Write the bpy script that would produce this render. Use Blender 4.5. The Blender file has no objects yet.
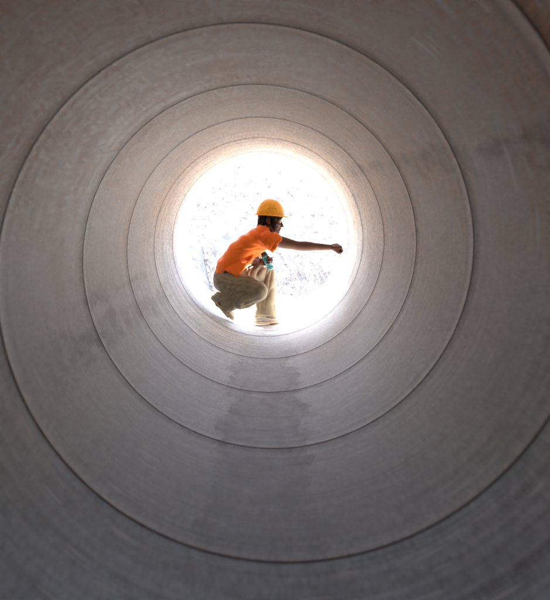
import bpy, bmesh, math, random
from mathutils import Vector, Matrix, noise
random.seed(7)
noise.seed_set(11)
S = bpy.context.scene
COL = S.collection
PI = math.pi

# ------------------------------------------------------------------ layout
R = 0.72                      # inner radius of the pipe
WALL = 0.014                  # plate thickness
H = R + WALL + 0.004           # height of the pipe's axis over the ground
PITCH = 1.2907 * R            # width of the plate strip along the axis
PHASE = 0.4829 * R
Y0, Y1 = -2.45, 9.6427 * R    # the two open ends
CAM = Vector((0.0223 * R, 0.0, H + 0.170 * R))
PIT, YAW, FPX = -0.1024, 0.0126, 723.0
camrot = Matrix.Rotation(-YAW, 3, 'Z') @ Matrix.Rotation(PIT, 3, 'X')


def at(px, py, y):
    """point of the place seen in direction (px, py) at distance y down the pipe"""
    d = camrot @ Vector(((px - 275) / FPX, 1.0, -(py - 300) / FPX))
    return CAM + d * ((y - CAM.y) / d.y)


# ------------------------------------------------------------------ materials
def new_mat(name):
    m = bpy.data.materials.new(name)
    m.use_nodes = True
    nt = m.node_tree
    return m, nt, nt.nodes['Principled BSDF']


class NT:
    def __init__(self, nt):
        self.nt = nt

    def n(self, t, **kw):
        nd = self.nt.nodes.new(t)
        for k, v in kw.items():
            setattr(nd, k, v)
        return nd

    def link(self, a, b):
        self.nt.links.new(a, b)

    def put(self, sock, v):
        if isinstance(v, (int, float, tuple)):
            sock.default_value = v
        else:
            self.link(v, sock)

    def math(self, op, a, b=0.0, c=None, clamp=False):
        nd = self.n('ShaderNodeMath', operation=op, use_clamp=clamp)
        self.put(nd.inputs[0], a)
        self.put(nd.inputs[1], b)
        if c is not None:
            self.put(nd.inputs[2], c)
        return nd.outputs[0]

    def noise(self, vec, scale, detail=4, rough=0.6, dist=0.0):
        nd = self.n('ShaderNodeTexNoise')
        self.link(vec, nd.inputs['Vector'])
        nd.inputs['Scale'].default_value = scale
        nd.inputs['Detail'].default_value = detail
        nd.inputs['Roughness'].default_value = rough
        nd.inputs['Distortion'].default_value = dist
        return nd.outputs['Fac']

    def cells(self, vec, rand=1.0):
        nd = self.n('ShaderNodeTexVoronoi')
        self.link(vec, nd.inputs['Vector'])
        nd.inputs['Scale'].default_value = 1.0
        nd.inputs['Randomness'].default_value = rand
        sp = self.n('ShaderNodeSeparateXYZ')
        self.link(nd.outputs['Color'], sp.inputs[0])
        return sp.outputs[0]

    def scale(self, vec, s, loc=(0, 0, 0)):
        nd = self.n('ShaderNodeMapping')
        self.link(vec, nd.inputs['Vector'])
        nd.inputs['Scale'].default_value = s
        nd.inputs['Location'].default_value = loc
        return nd.outputs[0]

    def ramp(self, fac, stops):
        nd = self.n('ShaderNodeValToRGB')
        self.link(fac, nd.inputs[0])
        cr = nd.color_ramp
        while len(cr.elements) < len(stops):
            cr.elements.new(0.5)
        for e, (p, c) in zip(cr.elements, stops):
            e.position = p
            e.color = (c, c, c, 1) if isinstance(c, (int, float)) else (*c, 1)
        return nd.outputs[0]

    def smooth(self, v, a, b):
        nd = self.n('ShaderNodeMapRange', interpolation_type='SMOOTHSTEP')
        self.put(nd.inputs[0], v)
        nd.inputs[1].default_value = a
        nd.inputs[2].default_value = b
        return nd.outputs[0]

    def mix(self, fac, a, b, mode='MIX'):
        nd = self.n('ShaderNodeMix', data_type='RGBA', blend_type=mode)
        self.put(nd.inputs['Factor'], fac)
        for i, v in ((6, a), (7, b)):
            self.put(nd.inputs[i], (*v, 1) if isinstance(v, tuple) and len(v) == 3 else v)
        return nd.outputs[2]

    def bump(self, h, strength, dist, bsdf, normal=None):
        nd = self.n('ShaderNodeBump')
        self.link(h, nd.inputs['Height'])
        nd.inputs['Strength'].default_value = strength
        nd.inputs['Distance'].default_value = dist
        if normal is not None:
            self.link(normal, nd.inputs['Normal'])
        if bsdf is not None:
            self.link(nd.outputs[0], bsdf.inputs['Normal'])
        return nd.outputs[0]


def simple(name, c, rough=0.6, var=0.15, scale=40.0, bump=0.0, bscale=200.0, spec=0.5, bdist=0.002):
    m, nt, b = new_mat(name)
    t = NT(nt)
    obj = t.n('ShaderNodeTexCoord').outputs['Object']
    f = t.noise(obj, scale)
    lo = tuple(x * (1 - var) for x in c)
    hi = tuple(min(1, x * (1 + var)) for x in c)
    t.link(t.ramp(f, [(0.3, lo), (0.7, hi)]), b.inputs['Base Color'])
    b.inputs['Roughness'].default_value = rough
    b.inputs['Specular IOR Level'].default_value = spec
    if bump:
        t.bump(t.noise(obj, bscale, 3), bump, bdist, b)
    return m


def pipe_material():
    m, nt, b = new_mat('pipe plate')
    t = NT(nt)
    tc = t.n('ShaderNodeTexCoord')
    uv, ob = tc.outputs['UV'], tc.outputs['Object']
    sep = t.n('ShaderNodeSeparateXYZ')
    t.link(ob, sep.inputs[0])
    # angle round the axis, degrees clockwise from the crown, and distance along
    ang = t.math('MULTIPLY', t.math('ARCTAN2', sep.outputs[0], sep.outputs[2]), 180 / PI)
    along = sep.outputs[1]
    # grain of the plate
    grain = t.math('ADD', t.math('MULTIPLY', t.cells(t.scale(uv, (108, 25, 1))), 0.20), t.math('MULTIPLY', t.cells(t.scale(uv, (165, 40, 1), (3, 8, 0))), 0.15))
    grain = t.math('ADD', t.math('MULTIPLY', t.noise(t.scale(uv, (30, 9, 1)), 1.0, 3, 0.6), 0.2), t.math('ADD', grain, 0.225))
    upc = t.smooth(sep.outputs[2], -0.45, 0.45)
    gk = t.math('MULTIPLY_ADD', upc, 0.40, 0.45)
    grain = t.math('MULTIPLY_ADD', t.math('SUBTRACT', grain, 0.5), gk, 0.5)
    fine = t.math('MULTIPLY_ADD', t.cells(t.scale(uv, (240, 60, 1), (2, 5, 0))), 0.14, 0.43)
    fine = t.math('MULTIPLY_ADD', t.math('SUBTRACT', fine, 0.5), t.math('MULTIPLY_ADD', upc, 1.1, 0.35), 0.5)
    streak = t.noise(t.scale(uv, (0.9, 24, 1)), 1.0, 2, 0.6)
    streak2 = t.noise(t.scale(uv, (0.35, 11, 1), (3, 1, 0)), 1.0, 4, 0.55)
    cloud = t.noise(ob, 2.6, 5, 0.6)
    val = t.math('ADD', t.math('MULTIPLY', grain, 0.76), t.math('MULTIPLY', streak, 0.36))
    val = t.math('ADD', val, t.math('MULTIPLY', streak2, 0.16))
    val = t.math('ADD', val, t.math('MULTIPLY', fine, 0.36))
    val = t.math('SUBTRACT', t.math('ADD', val, t.math('MULTIPLY', cloud, 0.34)), 0.445)
    base = t.ramp(val, [(0.40, (0.180, 0.171, 0.163)), (0.52, (0.410, 0.400, 0.388)), (0.64, (0.640, 0.630, 0.612))])
    # warm bounce light painted on the roof, cool skylight on the floor
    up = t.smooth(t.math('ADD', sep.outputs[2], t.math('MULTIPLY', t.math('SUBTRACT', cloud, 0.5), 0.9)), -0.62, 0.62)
    warm_bounce = t.mix(t.smooth(along, 0.8, 4.6), (0.88, 0.51, 0.30), (1.0, 0.71, 0.49))
    warm_bounce = t.mix(t.smooth(along, 4.4, 6.4), warm_bounce, (1.0, 0.90, 0.82))  # painted warmth fades out towards the bright end
    tone = t.mix(t.smooth(up, 0.45, 1.0), t.ramp(up, [(0.0, (0.955, 0.995, 1.045)), (0.5, (1.0, 0.955, 0.91))]), warm_bounce)
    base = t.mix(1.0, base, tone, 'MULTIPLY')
    # short pale rolling scratches along the strip
    dash = t.noise(t.scale(uv, (5.5, 26, 1), (7, 2, 0)), 1.0, 1, 0.4)
    dash = t.math('MULTIPLY', t.smooth(dash, 0.665, 0.71), 0.75)
    base = t.mix(dash, base, (0.68, 0.65, 0.62))
    # thin dark rolling lines
    ln = t.noise(t.scale(uv, (0.45, 17, 1), (1, 9, 0)), 1.0, 2, 0.5)
    ln = t.math('MULTIPLY', t.smooth(ln, 0.655, 0.70), 0.45)
    base = t.mix(ln, base, (0.10, 0.085, 0.078))

    # stains lying along the pipe
    wob = t.noise(t.scale(ob, (5, 3, 5)), 1.0, 6, 0.72)
    wob2 = t.noise(t.scale(ob, (17, 9, 17), (4, 2, 1)), 1.0, 9, 0.74)

    def band(centre, half, soft, wamp, y_a, y_b, y_soft):
        d = t.math('ABSOLUTE', t.math('SUBTRACT', ang, centre))
        d = t.math('ADD', d, t.math('MULTIPLY', t.math('SUBTRACT', wob, 0.5), wamp))
        k = t.smooth(d, half + soft, half - soft)
        k = t.math('MULTIPLY', k, t.smooth(along, y_a, y_a + y_soft))
        return t.math('MULTIPLY', k, t.smooth(along, y_b, y_b - y_soft))

    # wet invert: |angle| near 180
    d = t.math('SUBTRACT', 180.0, t.math('ABSOLUTE', ang))
    d = t.math('ADD', d, t.math('MULTIPLY', t.math('SUBTRACT', wob, 0.5), 40.0))
    d = t.math('ADD', d, t.math('MULTIPLY', t.math('SUBTRACT', wob2, 0.5), 11.0))
    wet = t.smooth(d, 14.6, 13.2)
    wet = t.math('MULTIPLY', wet, t.smooth(along, 5.3, 4.2))
    wet = t.math('MULTIPLY', wet, t.math('MULTIPLY_ADD', t.smooth(along, 1.6, 3.4), 0.75, 0.25))
    wet = t.math('MULTIPLY', wet, t.math('MULTIPLY_ADD', t.smooth(wob2, 0.42, 0.58), 0.55, 0.45))
    edge = t.math('MULTIPLY', t.smooth(d, 10.5, 13.6), wet)
    base = t.mix(t.math('MULTIPLY', wet, 0.52), base, (0.20, 0.192, 0.19))
    base = t.mix(t.math('MULTIPLY', edge, t.math('MULTIPLY', t.smooth(wob2, 0.40, 0.55), 0.75)), base, (0.13, 0.12, 0.115))
    # drip bands on the flanks
    b1 = t.math('MULTIPLY', band(-116.5, 5.0, 1.2, 18.0, 1.9, 5.4, 0.9), t.smooth(wob2, 0.40, 0.58))
    b2 = t.math('MULTIPLY', band(-104.0, 2.0, 0.7, 13.0, 2.4, 4.6, 0.6), t.smooth(wob2, 0.42, 0.6))
    ang2 = t.math('SUBTRACT', ang, t.math('MULTIPLY', along, -5.2))
    d3 = t.math('ABSOLUTE', t.math('SUBTRACT', ang2, 73.5))
    d3 = t.math('ADD', d3, t.math('MULTIPLY', t.math('SUBTRACT', wob, 0.5), 20.0))
    b3 = t.math('MULTIPLY', t.smooth(d3, 5.0, 1.5), t.smooth(wob2, 0.42, 0.62))
    b4 = t.math('MULTIPLY', band(128.0, 6.0, 3.0, 24.0, 2.2, 5.2, 0.8), t.smooth(wob2, 0.5, 0.68))
    st = t.math('ADD', t.math('MULTIPLY', b1, 0.38), t.math('MULTIPLY', b2, 0.42))
    st = t.math('ADD', st, t.math('MULTIPLY', b3, 0.42))
    st = t.math('ADD', st, t.math('MULTIPLY', b4, 0.26), clamp=True)
    base = t.mix(st, base, (0.125, 0.108, 0.098))
    # crumbs of dark scale scattered everywhere
    spk = t.noise(t.scale(ob, (90, 60, 90)), 1.0, 2, 0.5)
    base = t.mix(t.math('MULTIPLY', t.smooth(spk, 0.70, 0.78), 0.5), base, (0.08, 0.068, 0.06))
    # pale lime patches
    pale = t.math('MULTIPLY', t.smooth(t.noise(t.scale(ob, (6, 3.2, 6), (9, 3, 4)), 1.0, 3, 0.6), 0.60, 0.76), 0.22)
    base = t.mix(pale, base, (0.58, 0.56, 0.54))
    # darkened plate edges next to the weld (heat tint)
    sepu = t.n('ShaderNodeSeparateXYZ')
    t.link(uv, sepu.inputs[0])
    dv = t.math('MINIMUM', sepu.outputs[1], t.math('SUBTRACT', PITCH, sepu.outputs[1]))
    tint = t.math('MULTIPLY', t.smooth(dv, 0.022, 0.004), 0.35)
    base = t.mix(tint, base, (0.13, 0.105, 0.095))
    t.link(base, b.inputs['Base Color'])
    zz_ = t.math('DIVIDE', sep.outputs[2], R)
    rr = t.math('MULTIPLY_ADD', t.math('MULTIPLY', zz_, zz_), 0.07, 0.51)
    rr = t.math('MULTIPLY_ADD', t.math('SUBTRACT', val, 0.5), 0.35, rr)
    rr = t.math('ADD', rr, t.math('MULTIPLY', wet, 0.06))
    rr = t.math('ADD', rr, t.math('MULTIPLY', st, 0.20), clamp=True)
    t.link(rr, b.inputs['Roughness'])
    b.inputs['Specular IOR Level'].default_value = 0.5
    hgt = t.math('ADD', t.math('MULTIPLY', grain, 0.6), t.math('MULTIPLY', streak, 0.45))
    hgt = t.math('ADD', hgt, t.math('MULTIPLY', fine, 0.4))
    t.bump(hgt, 0.12, 0.003, b)
    return m


def cloth(name, c, var=0.12, wscale=900):
    m, nt, b = new_mat(name)
    t = NT(nt)
    ob = t.n('ShaderNodeTexCoord').outputs['Object']
    f = t.math('ADD', t.math('MULTIPLY', t.noise(ob, 14, 4), 0.6), t.math('MULTIPLY', t.noise(ob, 160, 3), 0.4))
    lo = tuple(x * (1 - var) for x in c)
    hi = tuple(min(1, x * (1 + var)) for x in c)
    t.link(t.ramp(f, [(0.35, lo), (0.65, hi)]), b.inputs['Base Color'])
    b.inputs['Roughness'].default_value = 0.85
    b.inputs['Specular IOR Level'].default_value = 0.25
    b.inputs['Sheen Weight'].default_value = 0.1
    t.bump(t.noise(ob, 60, 4), 0.25, 0.004, b)
    return m


#M
M_pipe = pipe_material()
M_weld = simple('weld rust', (0.085, 0.036, 0.030), 0.75, 0.4, 60, 0.5, 150)
M_skin = simple('skin', (0.080, 0.030, 0.014), 0.6, 0.14, 30, 0.15, 260, spec=0.2)
M_hair = simple('hair', (0.009, 0.007, 0.006), 0.8, 0.4, 90, 0.7, 240, spec=0.15, bdist=0.004)
M_shirt = cloth('orange shirt', (0.74, 0.145, 0.011), 0.07)
M_trous = cloth('khaki twill', (0.215, 0.172, 0.112), 0.12)
M_belt = simple('belt', (0.03, 0.022, 0.017), 0.5)
M_hat = simple('hat plastic', (0.84, 0.375, 0.010), 0.36, 0.13, 26, 0.10, 120)
M_strap = simple('strap', (0.010, 0.009, 0.008), 0.8, spec=0.2)
M_shoe = simple('shoe leather', (0.40, 0.31, 0.22), 0.65, 0.2, 40, 0.2, 200)
M_shoe2 = simple('shoe grey', (0.26, 0.24, 0.23), 0.7, 0.3, 60, 0.3, 200)
M_sole = simple('shoe sole', (0.46, 0.30, 0.17), 0.7, 0.15)
M_teal = simple('teal plastic', (0.012, 0.155, 0.175), 0.35, 0.12, 40)
M_pteal = simple('pale teal plastic', (0.09, 0.28, 0.29), 0.4, 0.1, 40)
M_dark = simple('black plastic', (0.015, 0.022, 0.035), 0.35)
M_eyew = simple('eye white', (0.55, 0.50, 0.46), 0.3)
M_eyed = simple('eye dark', (0.02, 0.012, 0.01), 0.2)
M_lip = simple('lip', (0.16, 0.06, 0.045), 0.45)
M_cloth_in = simple('inner lining', (0.25, 0.2, 0.13), 0.9)


def ground_material(name, a, b_, c, s1, s2, bump=0.6):
    m, nt, b = new_mat(name)
    t = NT(nt)
    ob = t.n('ShaderNodeTexCoord').outputs['Object']
    f = t.math('ADD', t.math('MULTIPLY', t.noise(ob, s1, 6, 0.65), 0.55), t.math('MULTIPLY', t.noise(ob, s2, 4, 0.7), 0.45))
    t.link(t.ramp(f, [(0.35, a), (0.5, b_), (0.66, c)]), b.inputs['Base Color'])
    b.inputs['Roughness'].default_value = 0.95
    b.inputs['Specular IOR Level'].default_value = 0.2
    t.bump(t.noise(ob, s2, 6, 0.7), bump, 0.03, b)
    return m


M_ground = ground_material('pale sandy ground', (0.48, 0.41, 0.335), (0.56, 0.49, 0.41), (0.62, 0.555, 0.475), 0.9, 24)
def darken_unseen_ground(m):  # unseen ground on the near side darkened to cut bounce onto the roof
    nt = m.node_tree
    t = NT(nt)
    b = nt.nodes['Principled BSDF']
    old = b.inputs['Base Color'].links[0].from_socket
    ob = t.n('ShaderNodeTexCoord').outputs['Object']
    sp_ = t.n('ShaderNodeSeparateXYZ')
    t.link(ob, sp_.inputs[0])
    k = t.smooth(t.math('ADD', sp_.outputs[1], t.math('MULTIPLY', t.noise(ob, 0.6, 4), 3.0)), 3.5, 6.5)
    t.link(t.mix(k, (0.14, 0.080, 0.048), old), b.inputs['Base Color'])


darken_unseen_ground(M_ground)
M_bank = ground_material('stony bank', (0.155, 0.120, 0.096), (0.215, 0.172, 0.142), (0.265, 0.220, 0.185), 2.2, 34, 0.8)
M_ledge = ground_material('rock ledge', (0.175, 0.156, 0.138), (0.230, 0.208, 0.187), (0.28, 0.255, 0.232), 5, 40)


def stone_material():
    m, nt, b = new_mat('stones')
    t = NT(nt)
    g = t.n('ShaderNodeNewGeometry').outputs['Random Per Island']
    ob = t.n('ShaderNodeTexCoord').outputs['Object']
    c = t.ramp(g, [(0.0, (0.125, 0.080, 0.059)), (0.3, (0.175, 0.120, 0.091)), (0.6, (0.22, 0.163, 0.128)), (0.85, (0.26, 0.20, 0.165)), (1.0, (0.17, 0.145, 0.130))])
    k = t.ramp(t.noise(ob, 40, 4), [(0.3, 0.75), (0.7, 1.1)])
    t.link(t.mix(1.0, c, k, 'MULTIPLY'), b.inputs['Base Color'])
    b.inputs['Roughness'].default_value = 0.9
    b.inputs['Specular IOR Level'].default_value = 0.2
    return m


M_stone = stone_material()


# ------------------------------------------------------------------ object helpers
def link(name, me, mat, parent=None, smooth=True):
    if mat is not None:
        me.materials.clear()
        me.materials.append(mat)
    if smooth:
        for p in me.polygons:
            p.use_smooth = True
    o = bpy.data.objects.new(name, me)
    COL.objects.link(o)
    if parent is not None:
        o.parent = parent
        o.matrix_parent_inverse = parent.matrix_world.inverted()
    return o


def bm_link(name, bm, mat, parent=None, smooth=True):
    bmesh.ops.recalc_face_normals(bm, faces=bm.faces)
    me = bpy.data.meshes.new(name)
    bm.to_mesh(me)
    bm.free()
    return link(name, me, mat, parent, smooth)


def tag(o, label, cat=None, group=None, kind=None):
    if label:
        o['label'] = label
    if cat:
        o['category'] = cat
    if group:
        o['group'] = group
    if kind:
        o['kind'] = kind
    return o


def rings(bm, rs, closed=True):
    """skin a list of rings (each a list of Vectors of one length)"""
    vs = [[bm.verts.new(p) for p in r] for r in rs]
    n = len(rs[0])
    for a, b in zip(vs, vs[1:]):
        for i in range(n):
            j = (i + 1) % n
            bm.faces.new((a[i], a[j], b[j], b[i]))
    if closed:
        bm.faces.new(vs[0][::-1])
        bm.faces.new(vs[-1])
    return vs


def frame(d, hint):
    d = d.normalized()
    s = (hint - d * hint.dot(d))
    if s.length < 1e-6:
        s = d.orthogonal()
    s.normalize()
    return d, s, d.cross(s)


def limb(bm, pts, hint=Vector((0, 1, 0)), n=20, flat=1.0, dome=True):
    """rounded tapering tube through (point, radius[, radius2]) joints"""
    P = [Vector(p[0]) for p in pts]
    A = [p[1] for p in pts]
    B = [p[2] if len(p) > 2 else p[1] * flat for p in pts]
    rs = []

    def ring(c, d, a, b):
        _, s, u = frame(d, hint)
        return [c + s * (a * math.cos(2 * PI * k / n)) + u * (b * math.sin(2 * PI * k / n)) for k in range(n)]
    N = len(P)
    D = []
    for i in range(N):
        d = Vector()
        if i:
            d += (P[i] - P[i - 1]).normalized()
        if i < N - 1:
            d += (P[i + 1] - P[i]).normalized()
        D.append(d.normalized())
    if dome:
        for f in (80, 60, 40, 20):
            c, s = math.cos(math.radians(f)), math.sin(math.radians(f))
            rs.append(ring(P[0] - D[0] * min(A[0], B[0]) * s, D[0], A[0] * c, B[0] * c))
    for i in range(N):
        rs.append(ring(P[i], D[i], A[i], B[i]))
        if i < N - 1:
            for t in (0.25, 0.5, 0.75):     # in-between rings, smooth radius
                q = t * t * (3 - 2 * t)
                c = P[i].lerp(P[i + 1], t)
                d = D[i].lerp(D[i + 1], t)
                rs.append(ring(c, d, A[i] + (A[i + 1] - A[i]) * q, B[i] + (B[i + 1] - B[i]) * q))
    if dome:
        for f in (20, 40, 60, 80):
            c, s = math.cos(math.radians(f)), math.sin(math.radians(f))
            rs.append(ring(P[-1] + D[-1] * min(A[-1], B[-1]) * s, D[-1], A[-1] * c, B[-1] * c))
    rings(bm, rs)


def blob(bm, c, axes, radii, n=20):
    """ellipsoid with given axis vectors"""
    r = bmesh.ops.create_uvsphere(bm, u_segments=n, v_segments=n // 2, radius=1.0)
    ax = [Vector(a).normalized() for a in axes]
    for v in r['verts']:
        p = v.co.copy()
        v.co = Vector(c) + ax[0] * (p.x * radii[0]) + ax[1] * (p.y * radii[1]) + ax[2] * (p.z * radii[2])


def fuse(bm, voxel, smooth_it=4, factor=0.5):
    """one continuous surface out of overlapping closed forms"""
    bmesh.ops.recalc_face_normals(bm, faces=bm.faces)
    me = bpy.data.meshes.new('tmp')
    bm.to_mesh(me)
    bm.free()
    o = bpy.data.objects.new('tmp', me)
    COL.objects.link(o)
    md = o.modifiers.new('r', 'REMESH')
    md.mode = 'VOXEL'
    md.voxel_size = voxel
    md.adaptivity = 0.0
    sm = o.modifiers.new('s', 'SMOOTH')
    sm.iterations = smooth_it
    sm.factor = factor
    dg = bpy.context.evaluated_depsgraph_get()
    dg.update()
    out = bpy.data.meshes.new_from_object(o.evaluated_get(dg))
    bpy.data.objects.remove(o)
    bpy.data.meshes.remove(me)
    return out


def displace(me, fn):
    me.update()
    nm = [v.normal.copy() for v in me.vertices]
    for v, n in zip(me.vertices, nm):
        v.co = v.co + n * fn(v.co, n)
    me.update()


# ------------------------------------------------------------------ the pipe: one spiral-welded tube
pipe = bpy.data.objects.new('steel_pipe', None)
pipe.location = (0, 0, H)
COL.objects.link(pipe)
tag(pipe, 'long round spiral-welded grey pipe surrounding the crouching worker, weathered inside wall', 'pipe')
bpy.context.view_layer.update()


def peak(d):          # plates peak slightly inwards at the weld
    return 0.0034 * math.exp(-(d / 0.032) ** 2) + 0.0004 * math.exp(-((d - 0.10) / 0.012) ** 2)


def strip_profile():
    vs = [0, .006, .014, .024, .034, .046, .06, .075, .086, .094, .10, .106, .114, .13]
    k = [0.13 + (PITCH - 0.26) * i / 7 for i in range(1, 7)]
    return vs + k + [PITCH - v for v in reversed(vs)]


NSEG = 168
prof = strip_profile()
t0 = (Y0 - PHASE) / PITCH - 1.05
t1 = (Y1 - PHASE) / PITCH + 0.05
bm = bmesh.new()
uvl = bm.loops.layers.uv.new('strip')
steps = int((t1 - t0) * NSEG)
prev = None
for i in range(steps + 1):
    th = t0 * 2 * PI + 2 * PI * i / NSEG
    yb = PHASE + PITCH * th / (2 * PI)
    row = []
    for v in prof:
        d = min(v, PITCH - v)
        dr = 0.0016 * noise.noise(Vector((math.sin(th) * 1.3, (yb + v) * 0.9, math.cos(th) * 1.3)))
        r = R - peak(d) + dr * min(1, d / 0.1)
        row.append((bm.verts.new((r * math.sin(th), yb + v, r * math.cos(th))), i * 2 * PI * R / NSEG, v))
    if prev:
        for a in range(len(prof) - 1):
            q = (prev[a], prev[a + 1], row[a + 1], row[a])
            f = bm.faces.new([x[0] for x in q])
            f.smooth = True
            for lp, x in zip(f.loops, q):
                lp[uvl].uv = (x[1], x[2])
    prev = row
bmesh.ops.remove_doubles(bm, verts=bm.verts, dist=1e-5)
for y, sgn in ((Y0, -1), (Y1, 1)):
    g = bm.verts[:] + bm.edges[:] + bm.faces[:]
    bmesh.ops.bisect_plane(bm, geom=g, plane_co=(0, y, 0), plane_no=(0, sgn, 0), clear_outer=True)
# square-cut rims and the outside of the tube
for y in (Y0, Y1):
    es = [e for e in bm.edges if len(e.link_faces) == 1 and all(abs(v.co.y - y) < 1e-4 for v in e.verts)]
    r = bmesh.ops.extrude_edge_only(bm, edges=es)
    for v in r['geom']:
        if isinstance(v, bmesh.types.BMVert):
            l = math.hypot(v.co.x, v.co.z)
            v.co.x *= (R + WALL) / l
            v.co.z *= (R + WALL) / l
    for e in r['geom']:
        if isinstance(e, bmesh.types.BMFace):
            e.smooth = False
me = bpy.data.meshes.new('pipe_shell')
bm.to_mesh(me)
bm.free()
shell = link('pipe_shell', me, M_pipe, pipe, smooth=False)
shell.matrix_parent_inverse = Matrix()
bm = bmesh.new()
rings(bm, [[Vector(((R + WALL) * math.sin(2 * PI * k / 168), y, (R + WALL) * math.cos(2 * PI * k / 168))) for k in range(168)]
           for y in [Y0 + (Y1 - Y0) * j / 24 for j in range(25)]], closed=False)
osh = bm_link('outer_coat', bm, simple('outer coat', (0.12, 0.10, 0.09), 0.7, 0.3, 6, 0.3, 80), pipe)
osh.matrix_parent_inverse = Matrix()

# the weld itself: a low bead winding along the joint
bm = bmesh.new()
prev = None
ta, tb = (Y0 + 0.01 - PHASE) / PITCH, (Y1 - 0.01 - PHASE) / PITCH
n = int((tb - ta) * 220)
for i in range(n + 1):
    th = 2 * PI * (ta + (tb - ta) * i / n)
    yb = PHASE + PITCH * th / (2 * PI)
    row = []
    hw = 0.0050 * (1 + 0.22 * noise.noise(Vector((th * 7, 1, 0))))
    yo = 0.0012 * noise.noise(Vector((th * 3, 5, 0)))
    for k in range(7):
        a = -1 + k / 3
        h = 0.0022 * (1 - a * a) - 0.0006
        r = R - 0.0034 - h
        row.append(bm.verts.new((r * math.sin(th), yb + yo + a * hw, r * math.cos(th))))
    if prev:
        for a in range(6):
            bm.faces.new((prev[a], prev[a + 1], row[a + 1], row[a]))
    prev = row
w = bm_link('weld_seam', bm, M_weld, pipe)
w.matrix_parent_inverse = Matrix()
tag(w, 'thin dark rusty weld line spiralling round the pipe wall')


def wall_z(x):
    return H - math.sqrt(max(0.0, R * R - x * x))


# ------------------------------------------------------------------ the worker
YC = 6.05
GS = 119.5                       # picture units per metre there (for proportions only)


def J(px, py, dy=0.0):
    return at(px, py, YC + dy)


pelvis = J(226, 277, 0)
r_hip, l_hip = J(229, 281, -.09), J(231, 279, .09)
r_knee, l_knee = J(258, 291.5, -.30), J(266.5, 273.5, .24)
r_ank, l_ank = J(219, 303, -.10), J(265.5, 313.5, .05)
waist = J(232, 268, 0)
chest = J(253, 244.5, 0.01)
neckb = J(261.5, 233, 0.02)
r_sh, l_sh = J(267.5, 239, -.13), J(263, 239, .18)
r_elb = J(297.5, 246.0, -0.02)
r_wr = J(330.5, 247.4, .13)
l_elb = J(252.5, 261, .25)
l_wr = J(261.5, 262, .05)
headc = J(270, 220, .03)
X, Yv, Z = Vector((1, 0, 0)), Vector((0, 1, 0)), Vector((0, 0, 1))
hf = Vector((0.97, 0.18, -0.06)).normalized()      # where the face points
hs = Z.cross(hf).normalized()                       # towards the far side of the head
hu = hf.cross(hs).normalized()
if hu.z < 0:
    hu = -hu


def HD(f, s, u):
    return headc + hf * f + hs * s + hu * u


def hand(bm, wrist, d, nrm, thumb_side, curls, thumb, sc=1.0, spread=0.0):
    """palm, four jointed fingers and a thumb; nrm = back of the hand"""
    d = d.normalized()
    nrm = (nrm - d * nrm.dot(d)).normalized()
    s = d.cross(nrm)
    if s.dot(thumb_side) < 0:
        s = -s
    W = lambda a, b, c: wrist + d * (a * sc) + s * (b * sc) + nrm * (c * sc)
    # palm from four metacarpal tubes
    offs = [0.030, 0.010, -0.010, -0.028]
    for k, o in enumerate(offs):
        limb(bm, [(W(0, o * 0.55, 0), 0.016 * sc), (W(0.045, o * 0.85, 0.002), 0.0155 * sc), (W(0.082 - 0.004 * abs(k - 1), o, 0.003), 0.0125 * sc)], n=10)
    limb(bm, [(W(0.015, 0.018, -0.010), 0.016 * sc), (W(0.05, 0.03, -0.012), 0.014 * sc)], n=10)
    L = [(0.043, 0.026, 0.021), (0.047, 0.030, 0.022), (0.044, 0.027, 0.021), (0.034, 0.021, 0.019)]
    for k, o in enumerate(offs):
        p = W(0.082 - 0.004 * abs(k - 1), o, 0.003)
        ang = 0.0
        pts = [(p, 0.0105 * sc)]
        for seg in range(3):
            ang += curls[seg] * (1 + 0.05 * (k - 1.5))
            dd = d * math.cos(ang) - nrm * math.sin(ang) + s * (spread * (1.5 - k) * 0.1)
            p = p + dd.normalized() * (L[k][seg] * sc)
            pts.append((p, (0.0095, 0.0085, 0.0072)[seg] * sc))
        for a, b in zip(pts, pts[1:]):
            limb(bm, [a, b], n=10)
    p = W(0.022, 0.026, -0.012)
    pts = [(p, 0.0135 * sc)]
    for (a, b, c), l, r in zip(thumb, (0.042, 0.033, 0.026), (0.0125, 0.0105, 0.009)):
        p = p + (d * a + s * b + nrm * c).normalized() * (l * sc)
        pts.append((p, r * sc))
    for a, b in zip(pts, pts[1:]):
        limb(bm, [a, b], n=10)
    return s, nrm, W


# --- body, one continuous surface
bm = bmesh.new()
tdir = (neckb - pelvis).normalized()
limb(bm, [(pelvis, .125, .09), (waist, .115, .08), (chest, .135, .088), (J(259, 237, .02), .11, .062)], n=28)
limb(bm, [(r_sh, .048), (l_sh, .048)], n=18)
limb(bm, [(neckb, .062), (J(265, 226.5, .025), .054), (HD(-.015, 0, -.02), .055)], n=18)
# legs
limb(bm, [(r_hip, .088), (r_knee, .056)], n=18)
limb(bm, [(r_knee, .054), (r_knee.lerp(r_ank, .35), .055), (r_ank, .036)], n=18)
limb(bm, [(l_hip, .088), (l_knee, .056)], n=18)
limb(bm, [(l_knee, .054), (l_knee.lerp(l_ank, .35), .055), (l_ank, .026)], n=18)
limb(bm, [(r_ank, .030), (J(222.5, 309, -.085), .018), (J(228.5, 316, -.07), .018)], n=14)
limb(bm, [(l_ank, .026), (J(270, 322.0, .08), .018), (J(274, 323.3, .12), .016)], n=14)
# right arm, stretched
limb(bm, [(r_sh, .055), (r_sh.lerp(r_elb, .45), .050), (r_elb, .040), (r_elb.lerp(r_wr, .22), .043), (r_elb.lerp(r_wr, .62), .032), (r_wr, .024)], n=20)
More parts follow.
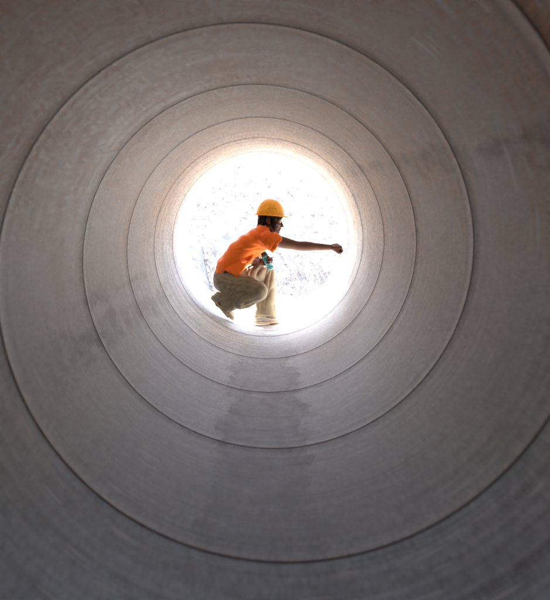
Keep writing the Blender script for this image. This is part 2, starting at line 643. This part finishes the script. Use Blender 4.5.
# left arm, bent in front of the belly
limb(bm, [(l_sh, .053), (l_sh.lerp(l_elb, .5), .046), (l_elb, .038)], n=16)
limb(bm, [(l_elb, .038), (l_elb.lerp(l_wr, .35), .040), (l_wr, .024)], n=16)
# right fist
ad = (r_wr - r_elb).normalized()
fist_d = (ad + Vector((0, 0, .16))).normalized()
hand(bm, r_wr + ad * .006, fist_d, Vector((-.05, -.45, .9)), Vector((0, -.9, -.3)), (1.15, 1.6, 1.2),
     ((.75, .35, -.6), (.75, -.35, -.5), (.4, -.85, -.3)), 1.04)
# left hand wrapped round the teal thing
gd = Vector((.93, -.30, .05)).normalized()
gs, gn, gW = hand(bm, l_wr, gd, Vector((.30, .95, .0)), Vector((-.35, 0, .93)), (.95, 1.15, .8),
                  ((.75, .3, -.5), (.8, .1, -.6), (.5, .0, -.8)), .95)
# head
ax = (hf, hs, hu)
blob(bm, HD(-.008, 0, .022), ax, (.098, .077, .098), 28)          # skull
blob(bm, HD(.030, 0, -.030), ax, (.062, .062, .078), 24)          # face
limb(bm, [(HD(-.012, -.052, -.062), .022), (HD(.030, -.042, -.090), .020), (HD(.068, -.010, -.104), .018)], n=14)
limb(bm, [(HD(-.012, .052, -.062), .022), (HD(.030, .042, -.090), .020), (HD(.068, .010, -.104), .018)], n=14)
limb(bm, [(HD(.052, -.012, -.100), .018), (HD(.072, 0, -.105), .017), (HD(.052, .012, -.100), .018)], n=14)   # chin
blob(bm, HD(.055, 0, -.072), ax, (.035, .034, .035), 20)          # mouth mound
limb(bm, [(HD(.084, 0, .004), .010), (HD(.100, 0, -.030), .012), (HD(.108, 0, -.046), .0125)], n=12)          # nose
for q in (-1, 1):
    blob(bm, HD(.095, .013 * q, -.047), ax, (.013, .010, .009), 14)
    limb(bm, [(HD(.086, .010 * q, .012), .010), (HD(.080, .038 * q, .012), .011), (HD(.062, .058 * q, .004), .010)], n=12)  # brow ridge
    limb(bm, [(HD(.068, .040 * q, -.035), .015), (HD(.045, .056 * q, -.028), .016)], n=12)                      # cheek
    blob(bm, HD(-.030, .078 * q, -.008), (hf + hs * .35 * q, hs, hu + hf * -.2), (.020, .010, .033), 16)     # ear
limb(bm, [(HD(.084, -.018, -.071), .007), (HD(.092, 0, -.069), .0085), (HD(.084, .018, -.071), .007)], n=10)  # lips
limb(bm, [(HD(.080, -.016, -.083), .007), (HD(.088, 0, -.083), .0085), (HD(.080, .016, -.083), .007)], n=10)
body = fuse(bm, 0.0042, 3)
person = link('person', body, M_skin)
tag(person, 'crouching worker in yellow hard hat and orange shirt, one arm stretched towards the pipe wall', 'person')

for q in (-1, 1):
    bm = bmesh.new()
    blob(bm, HD(.0735, .031 * q, -.012), ax, (.013, .015, .0095), 16)
    e = bm_link('eye', bm, M_eyew, person)
    bm = bmesh.new()
    blob(bm, HD(.0822, .031 * q, -.012), ax, (.0055, .0062, .0068), 12)
    bm_link('iris', bm, M_eyed, e)
    bm = bmesh.new()
    limb(bm, [(HD(.096, .014 * q, .012), .004), (HD(.090, .036 * q, .017), .0045), (HD(.070, .058 * q, .010), .003)], n=8)
    bm_link('eyebrow', bm, M_hair, person)
bm = bmesh.new()
limb(bm, [(HD(.086, -.019, -.072), .004), (HD(.0965, 0, -.0705), .0055), (HD(.086, .019, -.072), .004)], n=10)
limb(bm, [(HD(.083, -.017, -.082), .004), (HD(.093, 0, -.083), .006), (HD(.083, .017, -.082), .004)], n=10)
bm_link('lips', bm, M_lip, person)

# --- hair, from under the hat down to the nape
bm = bmesh.new()
blob(bm, HD(-.012, 0, .030), ax, (.092, .083, .090), 26)
limb(bm, [(HD(-.066, -.03, .01), .032), (HD(-.076, 0, -.046), .031), (HD(-.066, .03, .01), .032)], n=14)
limb(bm, [(HD(-.054, -.058, .02), .024), (HD(-.062, -.044, -.040), .018)], n=12)
limb(bm, [(HD(-.054, .058, .02), .024), (HD(-.062, .044, -.040), .018)], n=12)
for q in (-1, 1):
    limb(bm, [(HD(.004, .074 * q, .03), .012), (HD(.006, .073 * q, -.03), .010), (HD(.004, .068 * q, -.05), .006)], n=10)
hair = fuse(bm, 0.005, 2)
displace(hair, lambda p, n: 0.004 * noise.noise(p * 60) + 0.003 * noise.noise(p * 150))
link('hair', hair, M_hair, person)

# --- hard hat
hat_base = (-.002, .040)          # fwd, up of the rim centre
bm = bmesh.new()
tilt = 0.02
rs = []
NH = 40


def hat_pt(a, el, grow=1.0):
    fx, sx = .119 * grow, .101 * grow
    uz = .132 * grow
    ca = math.cos(el)
    ridge = 0.0
    # three low ribs along the crown
    sw = math.sin(a) * ca
    for c0 in (-.22, 0, .22):
        ridge += .0045 * math.exp(-((sw - c0) / .05) ** 2) * math.sin(min(el, 1.2)) ** 2 * (0.6 + .4 * math.cos(a) ** 2)
    f = math.cos(a) * (ca ** .85) * fx
    s = math.sin(a) * (ca ** .85) * sx
    u = (math.sin(el)) * uz + ridge
    return HD(hat_base[0] + f, s, hat_base[1] + u + tilt * f)


for el in [0, .1, .22, .36, .52, .7, .88, 1.06, 1.22, 1.36, 1.47, 1.54]:
    rs.append([hat_pt(2 * PI * k / NH, el) for k in range(NH)])
vs = rings(bm, rs, closed=False)
bm.faces.new(vs[-1])
# inside
rs = [[hat_pt(2 * PI * k / NH, el, .965) for k in range(NH)] for el in [0, .3, .6, .9, 1.2, 1.45]]
vi = rings(bm, rs, closed=False)
bm.faces.new(vi[-1])
for k in range(NH):
    j = (k + 1) % NH
    bm.faces.new((vs[0][k], vs[0][j], vi[0][j], vi[0][k]))
bm_hat = bm
hat = bm_link('hard_hat', bm_hat, M_hat, person)
tag(hat, 'yellow hard hat with short peak')
# rim and peak
bm = bmesh.new()
rs = []
for k in range(NH):
    a = 2 * PI * k / NH
    ca = max(0.0, math.cos(a))
    ext = .014 + .034 * ca ** 3
    p0 = (.117 * math.cos(a), .099 * math.sin(a))
    l = math.hypot(*p0)
    p1 = (p0[0] * (1 + ext / l), p0[1] * (1 + ext / l))
    drop = -.010 * ca ** 3 - .003
    b0 = hat_base
    rs.append([HD(b0[0] + p0[0], p0[1], b0[1] + .006 + tilt * p0[0]), HD(b0[0] + p1[0], p1[1], b0[1] + drop + .005),
               HD(b0[0] + p1[0], p1[1], b0[1] + drop - .005), HD(b0[0] + p0[0], p0[1], b0[1] - .004 + tilt * p0[0])])
rs.append(rs[0])
vv = rings(bm, rs, closed=False)
bmesh.ops.remove_doubles(bm, verts=bm.verts, dist=1e-6)
bm_link('brim', bm, M_hat, hat)
# side slots / pins on the shell
for q in (-1, 1):
    bm = bmesh.new()
    for a0 in (1.35, 1.6, 1.85):
        c = hat_pt(a0 * q, .42, 1.002)
        blob(bm, c, (hf, hu, hs), (.0045, .003, .003), 10)
    bm_link('vent', bm, M_strap, hat)
# head band under the hat and chin strap
bm = bmesh.new()
rs = []
for k in range(36):
    a = 2 * PI * k / 36
    c = (.004 + .104 * math.cos(a), .085 * math.sin(a))
    o = (c[0] * 1.03, c[1] * 1.03)
    rs.append([HD(c[0], c[1], .046), HD(o[0], o[1], .046), HD(o[0], o[1], .012 + .010 * math.cos(a)), HD(c[0], c[1], .012 + .010 * math.cos(a))])
rs.append(rs[0])
rings(bm, rs, closed=False)
bmesh.ops.remove_doubles(bm, verts=bm.verts, dist=1e-6)
bm_link('head_band', bm, M_strap, hat)
bm = bmesh.new()
path = []
for k in range(25):
    a = PI * k / 24
    path.append((HD(.012 + .030 * math.sin(a), -.083 * math.cos(a) * (1 - .30 * math.sin(a) ** 2), .04 - .160 * math.sin(a) ** .8)))
rs = []
for i, p in enumerate(path):
    d = (path[min(i + 1, 24)] - path[max(i - 1, 0)]).normalized()
    out = (p - HD(.01, 0, -.02)).normalized()
    s = d.cross(out).normalized()
    rs.append([p + s * .010 + out * .003, p - s * .010 + out * .003, p - s * .010 - out * .002, p + s * .010 - out * .002])
rings(bm, rs)
bm_link('chin_strap', bm, M_strap, hat)

# --- shirt
bm = bmesh.new()
sp = [((226.0, 270.0), .155, .092), ((231, 263.5), .160, .100), ((240, 254.5), .165, .112), ((250, 245), .175, .108), ((258, 238), .165, .092), ((262, 233.5), .12, .070)]
pts = [(J(x, y, .01), a, b) for (x, y), a, b in sp]
# first section is the slanting hem, so no dome there
limb(bm, pts, n=36, dome=True)
limb(bm, [(J(268, 240, -.12), .068), (J(262, 239.5, .02), .085), (l_sh, .066)], n=22)
limb(bm, [(J(262, 236, .02), .074), (J(264.3, 229.5, .025), .066)], n=20, dome=False)                  # neckline
s0, s1 = J(268.5, 239, -.135), J(277.5, 245.3, -.13)
limb(bm, [(s0, .070), (s0.lerp(s1, .5), .070), (s1, .071)], n=22, dome=False)
t1_ = l_sh.lerp(l_elb, .62)
limb(bm, [(l_sh, .068), (t1_, .066)], n=20, dome=False)
hp = [(J(217.5, 265.0, -.03), .0), (J(221, 268.2, -.120), .0), (J(228, 271.8, -.190), .0), (J(233.5, 275.2, -.215), .0), (J(236.6, 277.2, -.222), .02), (J(240.0, 273.6, -.205), .0), (J(247, 266.5, -.15), .0), (J(252, 262.5, -.09), .0)]
sc_ax = J(236, 262, .01)
rs = []
td = (J(262, 233, 0) - J(226, 271, 0)).normalized()
for p, e in hp:
    tp_ = p + td * (.11 + e)
    inn = (sc_ax - tp_)
    inn = (inn - td * inn.dot(td)).normalized()
    tp_ = tp_ + inn * .045
    rs.append([p, p.lerp(tp_, .5) + inn * -.004, tp_, tp_ + inn * .03, p.lerp(tp_, .5) + inn * .016, p + inn * .013])
rings(bm, rs)
shirt = fuse(bm, 0.0050, 3)
td = (J(262, 233, 0) - J(226, 271, 0)).normalized()
armpit = J(270, 249, -.1)


def shirt_fold(p, n):
    q = p - armpit
    rr = q.length
    an = math.atan2(q.z, q.x)
    # pulls fanning out from the armpit towards the back and hem
    ax_ = Vector((-math.cos(.35), 0, -math.sin(.35)))
    w1 = (1 - 2.2 * abs(noise.noise(Vector((an * 4.2, rr * 4.5, p.y * 5))))) * math.exp(-((rr - .13) / .14) ** 2)
    w2 = noise.noise(Vector((p.dot(td) * 18, p.y * 6, (p - td * p.dot(td)).z * 7)))
    w3 = noise.noise(p * 9)
    hem = (p - J(226, 270, 0)).dot(td)
    w4 = (1 - 2.2 * abs(noise.noise(Vector((p.x * 15, p.y * 9, p.z * 6))))) * math.exp(-(hem / .12) ** 2)
    return .010 * w1 + .014 * w2 + .008 * w3 + .009 * w4 - .003


displace(shirt, shirt_fold)
shirt_o = link('shirt', shirt, M_shirt, person)
tag(shirt_o, 'orange short-sleeved shirt hanging loose at the waist')
# collar
bm = bmesh.new()
rs = []
cc = J(264.0, 229.8, .025)
cd = (J(266.5, 226, .025) - J(261, 233, .02)).normalized()
_, ca_, cb_ = frame(cd, Yv)
for k in range(28):
    a = 2 * PI * k / 28
    o = ca_ * math.cos(a) * .070 + cb_ * math.sin(a) * .068
    i_ = o * .92
    hgt = .018
    rs.append([cc + i_ - cd * .02, cc + o * 1.02 - cd * .02, cc + o * .96 + cd * hgt, cc + i_ * .98 + cd * hgt])
rs.append(rs[0])
rings(bm, rs, closed=False)
bmesh.ops.remove_doubles(bm, verts=bm.verts, dist=1e-6)
bm_link('collar', bm, M_shirt, shirt_o)
# --- trousers
bm = bmesh.new()
blob(bm, J(226.5, 277, 0), (Vector((1, 0, -.3)), Yv, Vector((.3, 0, 1))), (.108, .165, .135), 28)
limb(bm, [(J(230, 270.5, 0), .150, .090), (J(226, 276, 0), .158, .10)], n=26)
limb(bm, [(J(228, 281, -.09), .108), (r_hip.lerp(r_knee, .5), .100), (r_knee, .078)], n=24)
rk2 = J(257, 293.5, -.27)
limb(bm, [(r_knee, .076), (J(246, 296.5, -.24), .084), (J(236, 299.0, -.17), .086)], n=24)
limb(bm, [(J(237, 298.8, -.175), .085), (J(231, 300.2, -.14), .087), (J(225.5, 301.6, -.115), .094)], n=24, dome=False)
limb(bm, [(l_hip, .105), (l_hip.lerp(l_knee, .55), .092), (l_knee, .074)], n=24)
limb(bm, [(l_knee, .074), (J(266.5, 288, .19), .082), (J(266, 303, .11), .090)], n=26)
limb(bm, [(J(266, 301, .115), .089), (J(265.2, 318.0, .06), .101)], n=26, dome=False)
tr = fuse(bm, 0.0058, 3)
tdir_r = (r_knee - r_hip).normalized()
tdir_l = (l_knee - l_hip).normalized()
hipf = J(238, 276, -.1)
kneef = J(250, 297, -.2)


def ridge(v):
    return 1 - 2.2 * abs(noise.noise(v))


def stretch(p, axis, fa, fb, warp, seed):
    """coordinates drawn out along an axis, bent a little, for long folds"""
    w = noise.noise_vector(p * 7 + Vector((seed, 0, 0))) * warp
    q = p + w
    a = q.dot(axis)
    r = q - axis * a
    return axis * (a * fa) + r * fb + Vector((seed * 3.1, seed, 0))


fold_a = (J(258, 291, -.3) - J(222, 270, -.1)).normalized()
fold_b = (J(262, 290, -.28) - J(226, 301, -.12)).normalized()
fold_c = (l_knee - l_hip).cross(Vector((0, 1, 0))).normalized()


hem_pts = [J(*q) for q in ((217.5, 265, -.03), (219, 266.5, -.08), (221, 268.2, -.12), (224.5, 270, -.16), (228, 271.8, -.19), (231, 273.5, -.205), (233.5, 275.2, -.215), (236.6, 277.2, -.222), (240, 273.6, -.205), (243.5, 270, -.18), (247, 266.5, -.15))]


def pleat(p, axis, freq, warp, seed):
    """creased cloth: soft rounded rolls with sharp valleys running along an axis"""
    w = Vector((noise.noise(p * 6 + Vector((seed, 0, 0))), 0, noise.noise(p * 6 + Vector((0, seed, 5))))) * warp
    q = p + w
    perp = axis.cross(Vector((0, 1, 0))).normalized()
    x = q.dot(perp) * freq + 0.8 * noise.noise(Vector((q.dot(axis) * 5, p.y * 8, seed))) + q.y * freq * .5
    v = abs(math.sin(PI * x)) ** .6 - .62
    k = .85 + .7 * noise.noise(Vector((q.dot(axis) * 6, math.floor(x) * 2.7, seed * 1.7)))
    return v * max(0.15, min(1.3, k))


def trouser_fold(p, n):
    near = min(1.0, max(0.0, (YC + .05 - p.y) / .06))
    far = 1.0 - near
    up_ = (p - J(235, 277, -.15)).length
    lowz = (p - J(242, 299, -.20)).length
    g1 = near * pleat(p, fold_a, 24, .03, 1.0) * math.exp(-(up_ / .20) ** 2)
    g2 = near * pleat(p, fold_b, 22, .04, 2.0) * math.exp(-(lowz / .16) ** 2)
    g3 = far * pleat(p, fold_c, 27, .02, 3.0) * math.exp(-((p - l_knee.lerp(l_hip, .40)).length / .19) ** 2)
    g4 = (far * .9 + .1) * pleat(p, (Z + Vector((.25, 0, 0))).normalized(), 13, .04, 4.0)
    g5 = noise.noise(p * 20)
    wst = (p - J(226, 270, 0)).dot(td)
    hd_ = min((p - h_).length for h_ in hem_pts)
    k_ = min(1.0, max(0.0, (hd_ - .035) / .05))
    if wst > 0 and p.x < J(246, 0, 0).x:
        k_ = min(k_, .3)
    return -.012 * (1 - k_) + k_ * (.034 * g1 + .034 * g2 + .021 * g3 + .012 * g4) + .003 * g5


displace(tr, trouser_fold)
tr_o = link('trousers', tr, M_trous, person)
tag(tr_o, 'loose khaki trousers creased at hip and knees')
from mathutils.bvhtree import BVHTree
trees = []
for o_ in (shirt_o, tr_o):
    b_ = bmesh.new()
    b_.from_mesh(o_.data)
    trees.append(BVHTree.FromBMesh(b_))
    b_.free()
arm_d = (s1 - s0).normalized()
neck_d = (J(266.5, 226, .025) - J(261, 233, .02)).normalized()
neck_p = J(263.0, 231.0, .025)
r_hem, r_hem_d = J(229, 300.7, -.13), (J(225.5, 301.6, -.115) - J(231, 300.2, -.14)).normalized()
l_hem_z = J(265.2, 316.5, .06).z
for v in person.data.vertices:
    p = v.co
    if (p - s1).dot(arm_d) > -.03 and (p - s1).length < .8 and p.x > s1.x - .05 and p.z > J(270, 252, 0).z:
        continue
    nk = p - neck_p
    nk_a = nk.dot(neck_d)
    if nk_a > 0 and (nk_a > .06 or (nk - neck_d * nk_a).length < .072):
        continue
    if (p - r_hem).dot(r_hem_d) > 0 and (p - r_hem).length < .3:
        continue
    if p.z < l_hem_z or ((p - l_wr).length < .24 or (p - l_elb).length < .14) and p.z > J(262, 267.5, .1).z:
        continue
    best = None
    for t_ in trees:
        co_, no_, _, di_ = t_.find_nearest(p, .12)
        if co_ is not None and (best is None or (p - co_).dot(no_) < best[0]):
            best = ((p - co_).dot(no_), co_, no_)
    if best and best[0] > -.020:
        v.co = best[1] - best[2] * .022
person.data.update()
# belt and back pocket
bm = bmesh.new()
bd = (J(232, 267, 0) - J(226, 275, 0)).normalized()
bc = J(228.8, 272.3, 0)
_, ba, bb = frame(bd, Yv)
rs = []
for k in range(40):
    a = 2 * PI * k / 40
    o = ba * math.cos(a) * .156 + bb * math.sin(a) * .098
    n_ = o.normalized()
    rs.append([bc + o - bd * .016, bc + o + n_ * .005 - bd * .016, bc + o + n_ * .005 + bd * .016, bc + o + bd * .016])
rs.append(rs[0])
rings(bm, rs, closed=False)
bmesh.ops.remove_doubles(bm, verts=bm.verts, dist=1e-6)
bm_link('belt', bm, M_belt, tr_o)


# --- shoes
def shoe(heel, toe, up, name_label):
    l = (toe - heel)
    L = l.length
    l.normalize()
    u = (up - l * up.dot(l)).normalized()
    s = l.cross(u)
    # (t along, half width, height of the upper)
    prof_ = [(0.0, .024, .070), (.04, .031, .082), (.14, .036, .088), (.26, .036, .092), (.38, .036, .080), (.52, .040, .064), (.68, .046, .052), (.82, .046, .045), (.92, .038, .038), (.98, .024, .028), (1.0, .012, .018)]
    rs = []
    for t_, w_, h_ in prof_:
        c = heel + l * (t_ * L)
        ring = []
        for k in range(16):
            a = 2 * PI * k / 16
            ca, sa = math.cos(a), math.sin(a)
            y = math.copysign(abs(ca) ** .75, ca) * w_ * (1.0 if sa < .2 else 1 - .25 * sa)
            z = .014 + (h_ - .014) * .5 * (1 + math.copysign(abs(sa) ** .8, sa))
            ring.append(c + s * y + u * z)
        rs.append(ring)
    bm = bmesh.new()
    rings(bm, rs)
    up_o = bm_link('shoe', bm, M_shoe, person)
    tag(up_o, name_label)
    bm = bmesh.new()
    top, bot = [], []
    N_ = len(prof_)
    outl = [(t_, w_ + .004) for t_, w_, _ in prof_]
    loop = [(t_, w_) for t_, w_ in outl] + [(t_, -w_) for t_, w_ in reversed(outl)]
    for t_, w_ in loop:
        c = heel + l * ((t_ * 1.02 - .01) * L) + s * w_
        top.append(c + u * .020)
        bot.append(c + u * .0)
    rings(bm, [bot, top])
    bm_link('sole', bm, M_sole, up_o, smooth=False)
    # grey overlay band and laces
    bm = bmesh.new()
    for t_ in (.30, .38, .46):
        h_ = .092 - (t_ - .26) * .105
        c = heel + l * (t_ * L)
        limb(bm, [(c - s * .030 + u * (h_ - .016), .004), (c + u * (h_ + .001), .0045), (c + s * .030 + u * (h_ - .016), .004)], n=8)
    bm_link('laces', bm, M_eyew, up_o)
    rs = []
    for t_, w_, h_ in prof_[1:8]:
        c = heel + l * (t_ * L)
        for_ = []
        hh = max(.03, h_ * .55)
        for q in (-1, 1):
            pass
        rs.append((c, w_, hh))
    for q in (-1, 1):
        bm = bmesh.new()
        rr = []
        for c, w_, hh in rs:
            o = s * (q * (w_ + .0015))
            rr.append([c + o + u * .022, c + o + u * hh, c + o - s * (q * .004) + u * hh, c + o - s * (q * .004) + u * .022])
        rings(bm, rr)
        bm_link('side_panel', bm, M_shoe2, up_o)
    return up_o


toe = J(279.0, 325.2, .13)
heel = J(253.6, 325.6, .02)
for p in (toe, heel):
    p.z = wall_z(p.x) + .002
toe.z = heel.z = max(toe.z, heel.z)
shoe(heel, toe, Z, 'tan shoe planted flat on the pipe floor')
toe = J(233.0, 321, -.07)
toe.z = wall_z(toe.x - .02) + .006
heel = J(211.0, 297.5, -.11)
upv = Vector((.75, -.12, .62))
shoe(heel, toe, upv, 'tan and grey shoe with its heel raised')

# --- the teal thing in the left hand
gc = gW(.070, .004, -.040)
dev = bpy.data.objects.new('handheld_device', None)
dev.location = gc
COL.objects.link(dev)
bpy.context.view_layer.update()
tag(dev, 'small teal handheld bottle-like device gripped in the worker\'s left hand above the raised knee', 'handheld device')
da = (J(262.5, 252.5, 0) - J(270.5, 268.5, 0)).normalized()
_, d1, d2 = frame(da, gn)


def dev_ring(t_, a_, b_, n=24):
    out = []
    for k in range(n):
        a = 2 * PI * k / n
        c, s_ = math.cos(a), math.sin(a)
        out.append(gc + da * t_ + d1 * (math.copysign(abs(c) ** .7, c) * a_) + d2 * (math.copysign(abs(s_) ** .7, s_) * b_))
    return out


bm = bmesh.new()
rings(bm, [dev_ring(*q) for q in ((-.046, .021, .026), (.030, .022, .027), (.040, .022, .028), (.056, .023, .030), (.064, .020, .027))])
bm_link('casing', bm, M_teal, dev)
bm = bmesh.new()
rings(bm, [dev_ring(*q) for q in ((-.074, .016, .022), (-.070, .020, .026), (-.050, .0215, .0265), (-.046, .0205, .0255))])
bm_link('base_cap', bm, M_pteal, dev)
bm = bmesh.new()
rings(bm, [dev_ring(*q) for q in ((.064, .017, .024), (.072, .018, .025), (.082, .016, .022), (.086, .010, .015))])
bm_link('top_cap', bm, M_dark, dev)
bm = bmesh.new()
rings(bm, [dev_ring(*q) for q in ((.042, .0235, .0295), (.050, .0240, .0305))])
bm_link('collar_ring', bm, M_pteal, dev)

# ------------------------------------------------------------------ outside
bm = bmesh.new()
bmesh.ops.create_grid(bm, x_segments=40, y_segments=40, size=150)
for v in bm.verts:
    v.co.z = 0.0
g = bm_link('ground', bm, M_ground, None)
tag(g, None, None, None, 'structure')


def toe_y(x):
    return 8.55 + .35 * noise.noise(Vector((x * .5, 3, 0))) + .05 * x


def bank_h(x, y):
    d = y - toe_y(x)
    if d < 0:
        return -.02 + .25 * d * 0.2
    h = 4.25 * (1 - math.exp(-d / 5.6)) * (d / (d + .12))
    h += .07 * noise.fractal(Vector((x * .8, y * .8, 0)), .9, 2.0, 4) * min(1, d)
    h += .03 * noise.noise(Vector((x * 5, y * 5, 2))) * min(1, d * 3)
    return h


bm = bmesh.new()
rows = []
nx, ny = 150, 120
for j in range(ny + 1):
    f = j / ny
    y = 7.9 + 3.5 * f + 24 * f ** 3
    row = []
    for i in range(nx + 1):
        u = (i / nx - .5) * 2
        x = 4.5 * u + 20 * u ** 5
        row.append(bm.verts.new((x, y, bank_h(x, y))))
    rows.append(row)
for a, b in zip(rows, rows[1:]):
    for i in range(nx):
        bm.faces.new((a[i], a[i + 1], b[i + 1], b[i]))
hb = bm_link('hillside', bm, M_bank, None)
tag(hb, None, None, None, 'structure')

# loose stones on the bank: too many to count
tpl = []
for k in range(10):
    b2 = bmesh.new()
    bmesh.ops.create_icosphere(b2, subdivisions=1, radius=1.0)
    sx, sy, sz = random.uniform(.8, 1.3), random.uniform(.7, 1.1), random.uniform(.45, .8)
    for v in b2.verts:
        r_ = 1 + .45 * noise.noise(v.co * 1.3 + Vector((k * 7.1, 0, 0))) + .15 * noise.noise(v.co * 3 + Vector((k * 3, 5, 0)))
        v.co = Vector((v.co.x * sx * r_, v.co.y * sy * r_, v.co.z * sz * r_))
    b2.verts.index_update()
    tpl.append(([v.co.copy() for v in b2.verts], [tuple(v.index for v in f.verts) for f in b2.faces]))
    b2.free()
V, F = [], []
cnt = 0
while cnt < 19000:
    x = random.uniform(-1.9, 1.9)
    y = 8.5 + 5.0 * random.random() ** 1.6
    d = y - toe_y(x)
    if d < .05 or abs(x) > 5:
        continue
    dens = noise.noise(Vector((x * 1.1, y * 1.1, 8)))
    if dens < random.uniform(-1.0, .1):
        continue
    size = .0035 + .009 * random.random() ** 3 + (.014 * random.random() if random.random() < .03 else 0)
    size *= 1 + .05 * d
    vs, fs = random.choice(tpl)
    rot = Matrix.Rotation(random.uniform(0, 6.28), 3, 'Z') @ Matrix.Rotation(random.uniform(-.4, .4), 3, 'X')
    c = Vector((x, y, bank_h(x, y) + size * .05))
    o = len(V)
    V += [tuple(c + rot @ (p * size)) for p in vs]
    F += [tuple(o + i for i in f) for f in fs]
    cnt += 1
me = bpy.data.meshes.new('gravel')
me.from_pydata(V, [], F)
gr = link('gravel', me, M_stone, None, smooth=False)
tag(gr, 'loose stones scattered over the sunlit bank beyond the pipe', 'gravel', None, 'stuff')

# layered rock shelf to the left of the pipe mouth
bm = bmesh.new()
layers = [(.06, .05), (.05, .07), (.07, .05), (.05, .08), (.08, .05), (.06, .09), (.09, .06), (.11, .0)]
rows = []
NXL = 110
for k in range(NXL + 1):
    x = -3.6 + (3.6 - .34) * k / NXL
    row = [Vector((x, 8.35, -.03))]
    z, y = -.02, 8.42
    for i, (rise, tread) in enumerate(layers):
        n1 = noise.fractal(Vector((x * 2.3, i * 4.7, 1)), 1.0, 2.0, 4)
        n2 = noise.noise(Vector((x * 9, i * 2.9, 7)))
        yy = y + .07 * n1 + .015 * n2
        f = min(1.0, max(0.0, (-.47 - .035 * i + .26 * noise.noise(Vector((i * 3.3, 2, 9))) + .05 * noise.noise(Vector((x * 14, i * 2.2, 1))) - x) / .30))
        f = f * f * (3 - 2 * f)
        row.append(Vector((x, yy, z + .004 * f)))
        z0_, z = z, z + f * 1.34 * rise * (1 + .35 * noise.noise(Vector((x * 1.2, i * 5.1, 4))))
        row.append(Vector((x, yy + .012, max(z0_ + .005 * f, z - .012))))
        row.append(Vector((x, yy + .028, z + .002)))
        y += tread
    row.append(Vector((x, 9.6, z + .03)))
    row.append(Vector((x, 10.6, z + .02)))
    row.append(Vector((x, 10.6, -.2)))
    rows.append(row)
rings(bm, rows)
ro = bm_link('rock_ledge', bm, M_ledge, None, smooth=False)
tag(ro, 'low pale grey-blue rock shelf in flat layers, left of the worker beyond the pipe mouth', 'rock ledge')

# ------------------------------------------------------------------ light
SUN_EL, SUN_AZ = math.radians(41.5), math.radians(-20)      # azimuth from +Y towards +X
sd = Vector((math.cos(SUN_EL) * math.sin(SUN_AZ), math.cos(SUN_EL) * math.cos(SUN_AZ), math.sin(SUN_EL)))
sl = bpy.data.lights.new('sun', 'SUN')
sl.energy = 4.6
sl.angle = math.radians(0.5)
sl.color = (1.0, 0.95, 0.88)
so = bpy.data.objects.new('sun', sl)
so.rotation_euler = sd.to_track_quat('Z', 'Y').to_euler()
COL.objects.link(so)
W = bpy.data.worlds.new('World')
S.world = W
W.use_nodes = True
nt = W.node_tree
bg = nt.nodes['Background']
sky = nt.nodes.new('ShaderNodeTexSky')
sky.sky_type = 'NISHITA'
sky.sun_disc = False
sky.sun_elevation = SUN_EL
sky.sun_rotation = SUN_AZ
nt.links.new(sky.outputs[0], bg.inputs[0])
bg.inputs[1].default_value = 0.13

# ------------------------------------------------------------------ camera
cd_ = bpy.data.cameras.new('camera')
cd_.sensor_fit = 'HORIZONTAL'
cd_.sensor_width = 36.0
cd_.lens = FPX / 550 * 36.0
cd_.clip_start = 0.05
cd_.clip_end = 1000
cd_.dof.use_dof = True
cd_.dof.focus_distance = 6.0
cd_.dof.aperture_fstop = 4.0
co = bpy.data.objects.new('camera', cd_)
co.location = CAM
co.rotation_euler = (PI / 2 + PIT, 0, -YAW)
COL.objects.link(co)
S.camera = co

S.view_settings.view_transform = 'Standard'
S.view_settings.look = 'None'
S.view_settings.exposure = 4.25
S.view_settings.gamma = 1.0
S.view_settings.use_curve_mapping = False
S.render.engine = 'CYCLES'
cy = S.cycles
cy.max_bounces = 14
cy.diffuse_bounces = 10
cy.glossy_bounces = 6
cy.use_denoising = True
cy.use_guiding = True
cy.guiding_training_samples = 48
cy.sample_clamp_indirect = 2.5
cy.caustics_reflective = False
cy.caustics_refractive = False
